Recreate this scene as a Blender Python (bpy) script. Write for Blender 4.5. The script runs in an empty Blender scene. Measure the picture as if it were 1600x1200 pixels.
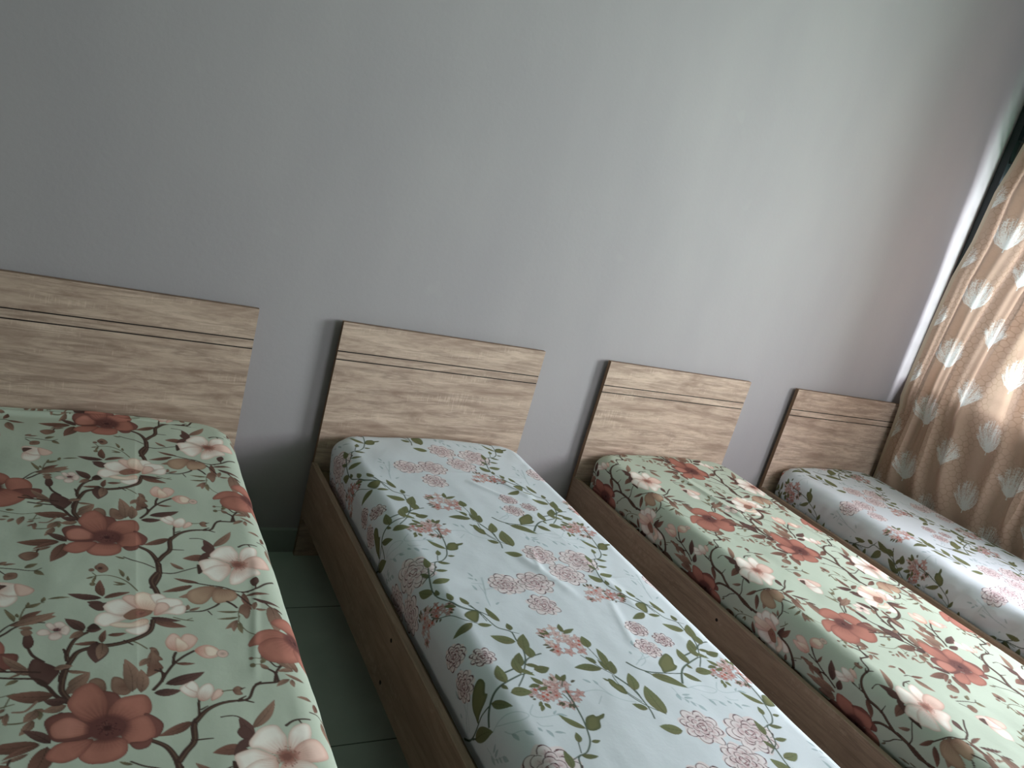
import bpy, math
import numpy as np
from mathutils import Matrix, Vector

# ------------------------------------------------------------ camera, world, light
scene = bpy.context.scene
COL = scene.collection
RES = (1600, 1200)
CAM_ROT = [[0.861914, -0.104388, -0.496193], [-0.434539, 0.352235, -0.828919], [0.261306, 0.930072, 0.258235]]
CAM_LOC = [-0.9261, -2.9211, 1.7975]
F_PX = 1212.97
cam_data = bpy.data.cameras.new('camera'); cam = bpy.data.objects.new('camera', cam_data); COL.objects.link(cam)
cam_data.sensor_fit = 'HORIZONTAL'; cam_data.sensor_width = 36.0; cam_data.lens = F_PX * 36.0 / RES[0]
cam_data.clip_start = 0.05; cam_data.clip_end = 100
m4 = Matrix(CAM_ROT).to_4x4(); m4.translation = Vector(CAM_LOC); cam.matrix_world = m4
scene.camera = cam

scene.view_settings.view_transform = 'Standard'; scene.view_settings.look = 'None'
scene.view_settings.gamma = 1.0; scene.view_settings.use_curve_mapping = False
scene.view_settings.exposure = 0.0

world = bpy.data.worlds.new('world'); scene.world = world; world.use_nodes = True
bg = world.node_tree.nodes['Background']; bg.inputs[0].default_value = (0.74, 0.87, 1.0, 1); bg.inputs[1].default_value = 1.5

def area(name, loc, rot, sx, sy, power, col):
    d = bpy.data.lights.new(name, 'AREA'); d.shape = 'RECTANGLE'; d.size = sx; d.size_y = sy
    d.energy = power; d.color = col
    o = bpy.data.objects.new(name, d); COL.objects.link(o); o.location = loc; o.rotation_euler = rot
    return o
# daylight: skylight through the side window, then two added fill lamps
area('daylight_side', (4.15, -1.97, 2.10), (0, math.radians(80), 0), 1.6, 2.0, 290, (0.94, 0.96, 1.0))
area('fill_green_glow', (4.1, -2.3, 1.35), (0, math.radians(125), 0), 0.7, 1.9, 70, (0.42, 1.0, 0.60))  # added green lamp imitating ground bounce, tints ceiling and upper wall
area('fill_rear', (2.5, -4.35, 1.95), (math.radians(90), 0, 0), 1.7, 1.4, 52, (0.96, 0.98, 1.0))  # added fill from behind the camera, brightens the right side and curtain front

# ------------------------------------------------------------ helpers
def tag(o, label=None, cat=None, group=None, kind=None):
    if label: o['label'] = label
    if cat: o['category'] = cat
    if group: o['group'] = group
    if kind: o['kind'] = kind
    return o

class MB:
    """collects simple solids into one mesh"""
    def __init__(s): s.v = []; s.f = []; s.m = []
    def box(s, x0, x1, y0, y1, z0, z1, m=0):
        n = len(s.v)
        s.v += [(x, y, z) for z in (z0, z1) for y in (y0, y1) for x in (x0, x1)]
        for q in ((0, 2, 3, 1), (4, 5, 7, 6), (0, 1, 5, 4), (2, 6, 7, 3), (0, 4, 6, 2), (1, 3, 7, 5)):
            s.f.append(tuple(n + i for i in q)); s.m.append(m)
    def prism(s, prof, axis, a, b, m=0, mats=None):
        """closed profile (list of 2D points) extruded along axis 'x'/'y' from a to b"""
        n = len(s.v); k = len(prof)
        for c in (a, b):
            for p in prof:
                s.v.append((c, p[0], p[1]) if axis == 'x' else (p[0], c, p[1]))
        for i in range(k):
            j = (i + 1) % k
            s.f.append((n + i, n + j, n + k + j, n + k + i)); s.m.append(mats[i] if mats else m)
        s.f.append(tuple(range(n + k - 1, n - 1, -1))); s.m.append(m)
        s.f.append(tuple(range(n + k, n + 2 * k))); s.m.append(m)
    def tube(s, p0, p1, r, seg=10, m=0):
        p0 = Vector(p0); p1 = Vector(p1); d = (p1 - p0).normalized()
        a = d.orthogonal().normalized(); b = d.cross(a); n = len(s.v)
        for p in (p0, p1):
            for i in range(seg):
                t = 2 * math.pi * i / seg; q = p + r * (math.cos(t) * a + math.sin(t) * b); s.v.append(tuple(q))
        for i in range(seg):
            j = (i + 1) % seg; s.f.append((n + i, n + j, n + seg + j, n + seg + i)); s.m.append(m)
        s.f.append(tuple(range(n + seg - 1, n - 1, -1))); s.m.append(m)
        s.f.append(tuple(range(n + seg, n + 2 * seg))); s.m.append(m)
    def build(s, name, mats, parent=None, bevel=0.0):
        me = bpy.data.meshes.new(name); me.from_pydata(s.v, [], s.f)
        for m in (mats if isinstance(mats, (list, tuple)) else [mats]): me.materials.append(m)
        me.polygons.foreach_set('material_index', s.m); me.validate(); me.update()
        o = bpy.data.objects.new(name, me); COL.objects.link(o)
        import bmesh
        bm = bmesh.new(); bm.from_mesh(me); bmesh.ops.recalc_face_normals(bm, faces=bm.faces); bm.to_mesh(me); bm.free()
        if parent: o.parent = parent
        if bevel:
            b = o.modifiers.new('bevel', 'BEVEL'); b.width = bevel; b.segments = 2; b.limit_method = 'ANGLE'
        return o

def empty(name, loc=(0, 0, 0)):
    o = bpy.data.objects.new(name, None); COL.objects.link(o); o.location = loc; o.empty_display_size = 0.1
    return o
def copy_tree(root, loc):
    r = root.copy(); COL.objects.link(r); r.location = loc
    for ch in list(root.children):
        c = ch.copy(); COL.objects.link(c); c.parent = r
        for g in list(ch.children):
            d = g.copy(); COL.objects.link(d); d.parent = c
    return r

def lin(c):
    c = np.asarray(c, float) / 255.0
    return np.where(c <= 0.04045, c / 12.92, ((c + 0.055) / 1.055) ** 2.4)
def l4(c): return tuple(lin(c)) + (1.0,)

# ------------------------------------------------------------ node materials
def new_mat(name, rough=0.6, spec=0.4):
    m = bpy.data.materials.new(name); m.use_nodes = True
    nt = m.node_tree; b = nt.nodes['Principled BSDF']
    b.inputs['Roughness'].default_value = rough; b.inputs['Specular IOR Level'].default_value = spec
    return m, nt, b
def node(nt, typ, **kw):
    n = nt.nodes.new(typ)
    for k, v in kw.items(): setattr(n, k, v)
    return n
def ramp(nt, fac, stops):
    r = node(nt, 'ShaderNodeValToRGB'); e = r.color_ramp.elements
    while len(e) < len(stops): e.new(0.5)
    for i, (p, c) in enumerate(stops): e[i].position = p; e[i].color = c
    nt.links.new(fac, r.inputs[0]); return r.outputs[0]
def coords(nt, scale, kind='Object'):
    t = node(nt, 'ShaderNodeTexCoord'); mp = node(nt, 'ShaderNodeMapping'); mp.inputs['Scale'].default_value = scale
    nt.links.new(t.outputs[kind], mp.inputs[0]); return mp.outputs[0]
def noise(nt, vec, scale, detail=4, rough=0.55, dist=0.0):
    n = node(nt, 'ShaderNodeTexNoise'); n.inputs['Scale'].default_value = scale; n.inputs['Detail'].default_value = detail
    n.inputs['Roughness'].default_value = rough; n.inputs['Distortion'].default_value = dist
    nt.links.new(vec, n.inputs['Vector']); return n.outputs['Fac']
def mix(nt, fac, a, b, mode='MIX'):
    n = node(nt, 'ShaderNodeMix', data_type='RGBA', blend_type=mode)
    if isinstance(fac, float): n.inputs[0].default_value = fac
    else: nt.links.new(fac, n.inputs[0])
    for i, c in ((6, a), (7, b)):
        if isinstance(c, tuple): n.inputs[i].default_value = c
        else: nt.links.new(c, n.inputs[i])
    return n.outputs[2]
def bump(nt, b, h, strength, dist=0.01):
    n = node(nt, 'ShaderNodeBump'); n.inputs['Strength'].default_value = strength; n.inputs['Distance'].default_value = dist
    nt.links.new(h, n.inputs['Height']); nt.links.new(n.outputs[0], b.inputs['Normal'])

def wall_paint(name, c1, c2, rough=0.5):
    m, nt, b = new_mat(name, rough, 0.35)
    v = coords(nt, (1, 1, 0.35)); f = noise(nt, v, 2.2, 3)
    c = ramp(nt, f, [(0.35, l4(c1)), (0.7, l4(c2))])
    v2 = coords(nt, (1, 1, 1)); f2 = noise(nt, v2, 7, 2)
    c = mix(nt, ramp(nt, f2, [(0.70, (0, 0, 0, 1)), (0.78, (0.06, 0.06, 0.06, 1))]), c, l4((198, 196, 190)))
    nt.links.new(c, b.inputs['Base Color']); bump(nt, b, noise(nt, v2, 60, 3), 0.12, 0.004)
    return m
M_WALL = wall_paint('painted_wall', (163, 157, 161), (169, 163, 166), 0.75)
M_WALL2 = wall_paint('painted_wall_low_bounce', (92, 87, 84), (98, 92, 90))  # left, right and front walls darkened to cut bounced light
M_CEIL = wall_paint('ceiling_green_bounce', (176, 196, 178), (182, 200, 184), 0.8)  # unseen ceiling tinted green so its bounce colours the upper wall
M_SKIRT = wall_paint('skirting_grey', (150, 156, 152), (158, 164, 160), 0.35)

def floor_mat():
    m, nt, b = new_mat('floor_tile', 0.28, 0.5)
    v = coords(nt, (1, 1, 1))
    br = node(nt, 'ShaderNodeTexBrick'); br.offset = 0.0; br.inputs['Scale'].default_value = 1.0
    br.inputs['Brick Width'].default_value = 0.72; br.inputs['Row Height'].default_value = 0.72
    br.inputs['Mortar Size'].default_value = 0.0025; br.inputs['Mortar'].default_value = l4((88, 96, 90))
    mp = br.inputs['Vector']; sh = node(nt, 'ShaderNodeVectorMath', operation='ADD'); sh.inputs[1].default_value = (0.95, 0.375, 0)
    nt.links.new(v, sh.inputs[0]); nt.links.new(sh.outputs[0], mp)
    f = noise(nt, v, 6, 5); c = ramp(nt, f, [(0.3, l4((172, 184, 176))), (0.75, l4((186, 196, 188)))])
    nt.links.new(c, br.inputs['Color1']); nt.links.new(c, br.inputs['Color2'])
    nt.links.new(br.outputs['Color'], b.inputs['Base Color']); return m
M_FLOOR = floor_mat()

def wood(name, axis, light, mid, dark, rough=0.45):
    """sonoma-oak style laminate: long streaks along axis, short pale pore strokes across"""
    m, nt, b = new_mat(name, rough, 0.35)
    sc = {'x': (0.16, 1, 1), 'y': (1, 0.16, 1), 'z': (1, 1, 0.16)}[axis]
    info = node(nt, 'ShaderNodeObjectInfo')
    add = node(nt, 'ShaderNodeVectorMath', operation='ADD')
    t = node(nt, 'ShaderNodeTexCoord'); mul = node(nt, 'ShaderNodeVectorMath', operation='SCALE'); mul.inputs['Scale'].default_value = 0.37
    nt.links.new(info.outputs['Location'], mul.inputs[0]); nt.links.new(t.outputs['Object'], add.inputs[0]); nt.links.new(mul.outputs[0], add.inputs[1])
    mp = node(nt, 'ShaderNodeMapping'); mp.inputs['Scale'].default_value = sc; nt.links.new(add.outputs[0], mp.inputs[0]); v = mp.outputs[0]
    f1 = noise(nt, v, 9, 6, 0.62, 1.6)
    c = ramp(nt, f1, [(0.30, l4(dark)), (0.44, l4(mid)), (0.60, l4(light)), (0.78, l4(mid))])
    f2 = noise(nt, v, 48, 4, 0.7, 0.4)
    c = mix(nt, ramp(nt, f2, [(0.42, (0, 0, 0, 1)), (0.62, (0.55, 0.55, 0.55, 1))]), c, l4(dark))
    sc2 = {'x': (1, 1, 0.12), 'y': (1, 0.5, 0.5), 'z': (0.5, 1, 0.5)}[axis]
    mp2 = node(nt, 'ShaderNodeMapping'); mp2.inputs['Scale'].default_value = sc2; nt.links.new(add.outputs[0], mp2.inputs[0])
    f3 = noise(nt, mp2.outputs[0], 130, 2); f4 = noise(nt, v, 16, 2)
    mm = node(nt, 'ShaderNodeMath', operation='MULTIPLY'); nt.links.new(f3, mm.inputs[0]); nt.links.new(f4, mm.inputs[1])
    pale = tuple(min(255, x + 22) for x in light)
    c = mix(nt, ramp(nt, mm.outputs[0], [(0.33, (0, 0, 0, 1)), (0.44, (0.38, 0.38, 0.38, 1))]), c, l4(pale))
    sc3 = {'x': (0.05, 1, 1), 'y': (1, 0.05, 1), 'z': (1, 1, 0.05)}[axis]
    mp3 = node(nt, 'ShaderNodeMapping'); mp3.inputs['Scale'].default_value = sc3; nt.links.new(add.outputs[0], mp3.inputs[0])
    f5 = noise(nt, mp3.outputs[0], 34, 5, 0.6, 1.2)
    c = mix(nt, ramp(nt, f5, [(0.52, (0, 0, 0, 1)), (0.60, (0.5, 0.5, 0.5, 1)), (0.66, (0, 0, 0, 1))]), c, l4(tuple(x * .86 for x in dark)))
    nt.links.new(c, b.inputs['Base Color']); bump(nt, b, f2, 0.12, 0.002)
    return m
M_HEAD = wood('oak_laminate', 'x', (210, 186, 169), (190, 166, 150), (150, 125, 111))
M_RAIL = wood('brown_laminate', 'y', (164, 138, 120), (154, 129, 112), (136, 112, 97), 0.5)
M_EDGE = wood('edge_banding', 'z', (150, 118, 92), (138, 108, 84), (118, 90, 70))
def plain(name, c, rough=0.5, spec=0.4, metal=0.0, var=0.06):
    m, nt, b = new_mat(name, rough, spec); v = coords(nt, (1, 1, 1)); f = noise(nt, v, 30, 3)
    a = tuple(x * (1 - var) for x in c); d = tuple(min(255, x * (1 + var)) for x in c)
    nt.links.new(ramp(nt, f, [(0.3, l4(a)), (0.7, l4(d))]), b.inputs['Base Color']); b.inputs['Metallic'].default_value = metal
    return m
M_GROOVE = plain('groove_dark', (34, 26, 24), 0.7)
M_HOLE = plain('screw_hole_dark', (26, 18, 18), 0.8)
M_IRON = plain('black_painted_iron', (26, 34, 36), 0.4)
M_BASE = plain('plywood_base', (150, 124, 98), 0.7)

def cloth_mat(name, trans=0.0, rough=0.85):
    m, nt, b = new_mat(name, rough, 0.15)
    a = node(nt, 'ShaderNodeAttribute'); a.attribute_name = 'print'
    v = coords(nt, (1, 1, 1)); f = noise(nt, v, 900, 2)
    c = mix(nt, 0.10, a.outputs['Color'], ramp(nt, f, [(0.3, (0.55, 0.55, 0.55, 1)), (0.7, (1, 1, 1, 1))]), 'MULTIPLY')
    nt.links.new(c, b.inputs['Base Color'])
    bump(nt, b, noise(nt, v, 26, 3), 0.10, 0.01)
    if trans:
        tr = node(nt, 'ShaderNodeBsdfTranslucent'); mx = node(nt, 'ShaderNodeMixShader'); mx.inputs[0].default_value = trans
        nt.links.new(c, tr.inputs[0]); nt.links.new(b.outputs[0], mx.inputs[1]); nt.links.new(tr.outputs[0], mx.inputs[2])
        nt.links.new(mx.outputs[0], nt.nodes['Material Output'].inputs[0])
    return m
M_SHEET = cloth_mat('printed_cotton'); M_CURT = cloth_mat('printed_curtain', 0.34)

# ------------------------------------------------------------ printed fabric tiles (drawn once, repeat periodically)
class Tile:
    def __init__(s, W, H, base, px=1.0):
        s.px = px; s.W = int(round(W / px)); s.H = int(round(H / px)); s.a = np.ones((s.H, s.W, 3)) * lin(base)
    def paste(s, x0, y0, col, al):
        h, w = al.shape; ys = (np.arange(y0, y0 + h)) % s.H; xs = (np.arange(x0, x0 + w)) % s.W
        ix = np.ix_(ys, xs); A = np.clip(al, 0, 1)[..., None]; s.a[ix] = s.a[ix] * (1 - A) + col * A
    def grid(s, pts, pad):
        mn = np.floor(pts.min(0) - pad).astype(int); mx = np.ceil(pts.max(0) + pad).astype(int)
        X, Y = np.meshgrid(np.arange(mn[0], mx[0] + 1) + .5, np.arange(mn[1], mx[1] + 1) + .5); return mn, X, Y
    def sd(s, pts, X, Y):
        d = np.full(X.shape, 1e9); ins = np.zeros(X.shape, bool); n = len(pts)
        for i in range(n):
            a = pts[i]; b = pts[(i + 1) % n]; e = b - a; L = e @ e + 1e-9
            t = np.clip(((X - a[0]) * e[0] + (Y - a[1]) * e[1]) / L, 0, 1)
            d = np.minimum(d, np.hypot(X - a[0] - t * e[0], Y - a[1] - t * e[1]))
            c = ((a[1] > Y) != (b[1] > Y)); 
            with np.errstate(divide='ignore', invalid='ignore'):
                xi = a[0] + (Y - a[1]) * e[0] / (e[1] if e[1] else 1e-9)
            ins ^= c & (X < xi)
        return np.where(ins, -d, d)
    def poly(s, pts, fn, soft=.6):
        pts = np.asarray(pts, float) / s.px; mn, X, Y = s.grid(pts, 2); d = s.sd(pts, X, Y)
        s.paste(mn[0], mn[1], fn(X * s.px, Y * s.px, -d * s.px), .5 - d / soft)
    def stroke(s, pts, w0, w1, col, alpha=1.0):
        pts = np.asarray(pts, float) / s.px; w0 /= 2 * s.px; w1 /= 2 * s.px; mn, X, Y = s.grid(pts, max(w0, w1) + 2)
        al = np.zeros(X.shape); n = len(pts) - 1
        for i in range(n):
            a = pts[i]; e = pts[i + 1] - a; L = e @ e + 1e-9
            t = np.clip(((X - a[0]) * e[0] + (Y - a[1]) * e[1]) / L, 0, 1)
            w = w0 + (w1 - w0) * (i + t) / n
            al = np.maximum(al, np.clip(w + .5 - np.hypot(X - a[0] - t * e[0], Y - a[1] - t * e[1]), 0, 1) * np.clip(2 * w, 0, 1))
        s.paste(mn[0], mn[1], np.broadcast_to(lin(col), X.shape + (3,)), al * alpha)

def cr(pts, closed=False, k=5):
    pts = [np.array(p, float) for p in pts]; n = len(pts); out = []
    if n < 3: return np.array(pts)
    for i in range(n if closed else n - 1):
        g = (lambda j: pts[j % n]) if closed else (lambda j: pts[min(max(j, 0), n - 1)])
        p0, p1, p2, p3 = g(i - 1), g(i), g(i + 1), g(i + 2)
        for t in np.arange(k) / k:
            out.append(.5 * (2 * p1 + (p2 - p0) * t + (2 * p0 - 5 * p1 + 4 * p2 - p3) * t * t + (3 * p1 - p0 - 3 * p2 + p3) * t ** 3))
    if not closed: out.append(pts[-1])
    return np.array(out)
def lerp(a, b, t): return a + (b - a) * np.clip(t, 0, 1)[..., None]

def leaf(T, base, tip, w, c_in, c_out, vein):
    base = np.array(base, float); tip = np.array(tip, float); d = tip - base; L = np.hypot(*d) + 1e-6; d = d / L; n = np.array([-d[1], d[0]])
    w = min(w, L * .62); bend = .10 * L * (1 if (int(base[0] * 7 + base[1] * 3) % 2) else -1); up = []; dn = []; mid = []
    for t in np.linspace(0, 1, 13):
        c = base + d * L * t + n * bend * 4 * t * (1 - t) * .5; h = .5 * w * (math.sin(math.pi * t ** .8)) ** .85 if 0 < t < 1 else 0
        up.append(c + n * h); dn.append(c - n * h); mid.append(c)
    P = np.array(up + dn[::-1][1:-1])
    ci, co = lin(c_in), lin(c_out)
    def fn(X, Y, D):
        t = ((X - base[0]) * d[0] + (Y - base[1]) * d[1]) / L; q = ((X - base[0]) * n[0] + (Y - base[1]) * n[1]) / (w * .5 + 1e-6)
        return lerp(ci, co, .15 + .75 * t + .25 * q) * (1 - .22 * np.exp(-np.abs(D) / 1.2))[..., None]
    T.poly(P, fn)
    if w > 6: T.stroke(mid[:11], max(1.2, w * .05), .8, vein, .75)
    if w > 16:
        for k in (3, 5, 7):
            for sgn in (1, -1):
                e = mid[k] + d * L * .12 + n * sgn * w * .30; T.stroke([mid[k], e], 1.0, .7, vein, .4)

def petal(T, c, P, edge, inner, core, line):
    c = np.array(c, float); P = cr(P, True, 4); R = np.max(np.hypot(*(P - c).T)) + 1e-6; e, i, k = lin(edge), lin(inner), lin(core); ext = np.ptp(P, axis=0).min()
    def fn(X, Y, D):
        r = np.hypot(X - c[0], Y - c[1]) / R; a = np.arctan2(Y - c[1], X - c[0])
        col = lerp(e, i, D / (ext * .16)); st = .5 + .5 * np.sin(a * 34)
        col = col + (k - col) * (np.clip(1 - r * 1.55, 0, 1) ** 1.0 * (.55 + .45 * st))[..., None]
        return col * (1 - .16 * np.exp(-np.abs(D) / 1.3))[..., None]
    T.poly(P, fn); T.stroke(np.vstack([P, P[:1]]), 1.0, 1.0, line, .45)

GREEN_C = dict(br=(74, 55, 50), tw=(112, 104, 84), rm=(170, 112, 100), rd=(124, 80, 74), rl=(182, 124, 112), wh=(236, 228, 222), pk=(226, 194, 184),
    cr=(234, 214, 200), lp=(176, 146, 126), lb=(140, 110, 97), lm=(120, 86, 76), ld=(94, 68, 64), lt=(124, 112, 90), dv=(84, 60, 72), sf=(226, 208, 202),
    pb=(224, 192, 182), cc=(156, 106, 96), cm=(150, 110, 96), ck=(84, 50, 50), cd=(110, 70, 74))
def mixc(a, b, t): return tuple(x + (y - x) * t for x, y in zip(a, b))
def shade(c, k): return tuple(min(255, x * k) for x in c)

def parse(txt):
    for ln in txt.strip().split('\n'):
        h, p = ln.split(':'); h = h.split(); p = [float(z) for z in p.split()]
        yield h[0], h[1], [float(z) for z in h[2:]], [(p[i], p[i + 1]) for i in range(0, len(p), 2)]

def draw_green():
    T = Tile(700, 752, (186, 194, 181)); C = GREEN_C; rng = np.random.default_rng(3)
    yy, xx = np.mgrid[0:T.H, 0:T.W]
    T.a *= (1 + .03 * np.sin(xx / T.W * 2 * math.pi + 1) * np.sin(yy / T.H * 4 * math.pi))[..., None]
    for k, c, h, P in parse(GREEN):
        col = C[c]
        if k == 'S':
            T.stroke(cr(P), h[0] + .8, h[1] + .8, col)
            if h[0] > 7: T.stroke(cr(np.array(P) + [1.5, 0]), h[0] * .3, h[1] * .25, (122, 96, 82), .5)
        elif k == 'L': leaf(T, P[0], P[1], h[0] * .62, shade(col, .78), shade(col, 1.16), shade(col, .6))
        elif k == 'P': T.poly(cr(P, True, 4), lambda X, Y, D: np.broadcast_to(lin(col), X.shape + (3,)) * (1 - .2 * np.exp(-D / 2))[..., None])
        elif k == 'F':
            core = {'wh': (196, 140, 126), 'pk': (186, 128, 116), 'cr': (198, 138, 120), 'sf': (180, 130, 126), 'pb': (196, 128, 112), 'rm': (112, 68, 62), 'rd': (90, 56, 54), 'rl': (144, 90, 78), 'lp': (124, 88, 76), 'lb': (104, 72, 62), 'ld': (78, 52, 50)}[c]
            petal(T, P[0], P[1:], mixc(col, core, .35), shade(col, 1.03), core, mixc(col, core, .8))
        elif k == 'D': x, y = P[0]; r = h[0] * .8; petal(T, (x, y), [(x + r * math.cos(t), y + r * 1.2 * math.sin(t)) for t in np.linspace(0, 6.28, 9)[:-1]], shade(col, .85), col, shade(col, .7), shade(col, .6))
        elif k == 'C':
            x, y = P[0]; r = h[0] * .75
            kk = 1.7 if c == 'ck' else .62
            T.poly([(x + r * kk * math.cos(t), y + r * kk * math.sin(t)) for t in np.linspace(0, 6.28, 16)[:-1]], lambda X, Y, D: np.broadcast_to(lin(mixc(col, (150, 96, 88), .35)), X.shape + (3,)), 14)
            for i in range(46):
                a = rng.uniform(0, 6.283); q = r * rng.uniform(.25, 1.0); e = (x + q * math.cos(a), y + q * math.sin(a))
                T.stroke([(x, y), e], 1.6, .9, mixc(col, (220, 170, 150), rng.uniform(0, .35)), .55)
                T.poly([(e[0] + 1.6 * math.cos(t), e[1] + 1.6 * math.sin(t)) for t in np.linspace(0, 6.28, 7)[:-1]], lambda X, Y, D: np.broadcast_to(lin(shade(col, .9)), X.shape + (3,)))
            T.poly([(x + r * .33 * math.cos(t), y + r * .33 * math.sin(t)) for t in np.linspace(0, 6.28, 12)[:-1]], lambda X, Y, D: np.broadcast_to(lin(shade(col, .85)), X.shape + (3,)), 4)
    return T

def draw_white():
    T = Tile(607, 812, (216, 220, 229)); rng = np.random.default_rng(8)
    OL = (112, 118, 86); ST = (84, 96, 86); GR = (170, 184, 192)
    items = list(parse(WHITE))
    for k, c, h, P in items:
        if c == 'gr':
            if k == 'S': T.stroke(cr(P), 2.4, 2.0, GR, .8)
            else: leaf(T, P[0], P[1], h[0] * .6, GR, shade(GR, 1.06), shade(GR, .9))
    for k, c, h, P in items:
        if c == 'pn' or c == 'cl':
            o, a, b = [np.array(p) for p in P]; a = a - o; b = b - o
            M = np.array([a, b]); 
            # real blossoms are about round: keep the mean size, relax the skew
            s = math.sqrt(abs(np.linalg.det(M))); R = s
            fl = lambda r, t: o + R * r * np.array([math.cos(t), math.sin(t)])
            if c == 'pn':
                PK = (226, 212, 216); OUT = (88, 46, 56)
                ph = rng.uniform(0, 6.28)
                T.poly(cr([fl(.98 * (1 + .10 * math.cos(8 * t + ph)), t) for t in np.linspace(0, 6.283, 33)[:-1]], True, 2), lambda X, Y, D: np.broadcast_to(lin(PK), X.shape + (3,)) * 1.0)
                for ring, (r, n, w) in enumerate(((.98, 8, 2.6), (.70, 7, 2.2), (.45, 5, 2.2), (.22, 3, 2.2))):
                    for i in range(n):
                        t0 = ph + ring * .5 + 6.283 * i / n; dt = 6.283 / n * rng.uniform(.75, 1.05); rr = r * rng.uniform(.9, 1.1)
                        arc = [fl(rr * (.74 + .30 * math.sin(math.pi * q) ** .7), t0 + dt * (q - .5)) for q in np.linspace(0.02, .98, 9)]
                        inner = fl(r * .55, t0)
                        T.poly(np.array(arc + [inner]), lambda X, Y, D: lerp(lin((204, 172, 178)), lin((230, 218, 222)), (np.hypot(X - inner[0], Y - inner[1]) / (R * .3))))
                        T.stroke(arc, w * rng.uniform(.9, 1.3), 1.6, OUT, .95)
                        if rng.random() < .75: q = int(rng.integers(1, 5)); T.stroke(arc[q:q + 4], w * 1.9, 1.2, (92, 48, 58), .95)
                        if rng.random() < .8: T.stroke([fl(r * .8, t0 + .05), fl(r * .45, t0 - .03)], 1.4, .8, (150, 92, 98), .6)
                T.stroke([fl(.15, ph), fl(.1, ph + 2), fl(.2, ph + 4)], 3.4, 2, (110, 44, 54), .9)
            else:
                for i in range(19):
                    r = math.sqrt(rng.random()) * 1.0; t = rng.uniform(0, 6.283); q = fl(r, t); fr = R * .31
                    base = [(228, 212, 213), (222, 200, 200), (232, 220, 218), (212, 180, 178)][int(rng.integers(4))]; a0 = rng.uniform(0, 6.28); npet = 4 + i % 2
                    for j in range(npet):
                        al = a0 + 6.283 * j / npet; tip = q + fr * np.array([math.cos(al), math.sin(al)])
                        leaf(T, q, tip, fr * .62, mixc(base, (184, 112, 104), .38), base, (150, 84, 86))
                        nn = np.array([-math.sin(al), math.cos(al)])
                        T.stroke(cr([q, q + (tip - q) * .5 + nn * fr * .26, tip, q + (tip - q) * .5 - nn * fr * .2]), 1.1, .9, (120, 70, 74), .85)
                    if i % 3 == 0: T.poly([q + 4.5 * np.array([math.cos(t2), math.sin(t2)]) for t2 in np.linspace(0, 6.28, 9)[:-1]], lambda X, Y, D: np.broadcast_to(lin((188, 96, 84)), X.shape + (3,)))
                for i in range(7):
                    t = rng.uniform(0, 6.283); leaf(T, fl(.8, t), fl(1.12, t + .1), 8, (92, 92, 74), (110, 100, 82), (70, 66, 58))
    for k, c, h, P in items:
        if c == 'st': T.stroke(cr(P), h[0] * .8 + .6, h[1] * .8 + .4, ST)
    for k, c, h, P in items:
        if c == 'ol':
            kk = rng.uniform(.9, 1.06)
            if k == 'L': leaf(T, P[0], P[1], h[0] * .72, mixc(shade(OL, kk), (122, 102, 72), .35), shade(OL, kk * 1.03), (78, 84, 62))
            else: T.poly(cr(P, True, 4), lambda X, Y, D: lerp(lin(shade(OL, .82)), lin(mixc(OL, (128, 110, 72), .3)), D / 10))
    return T

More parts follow.
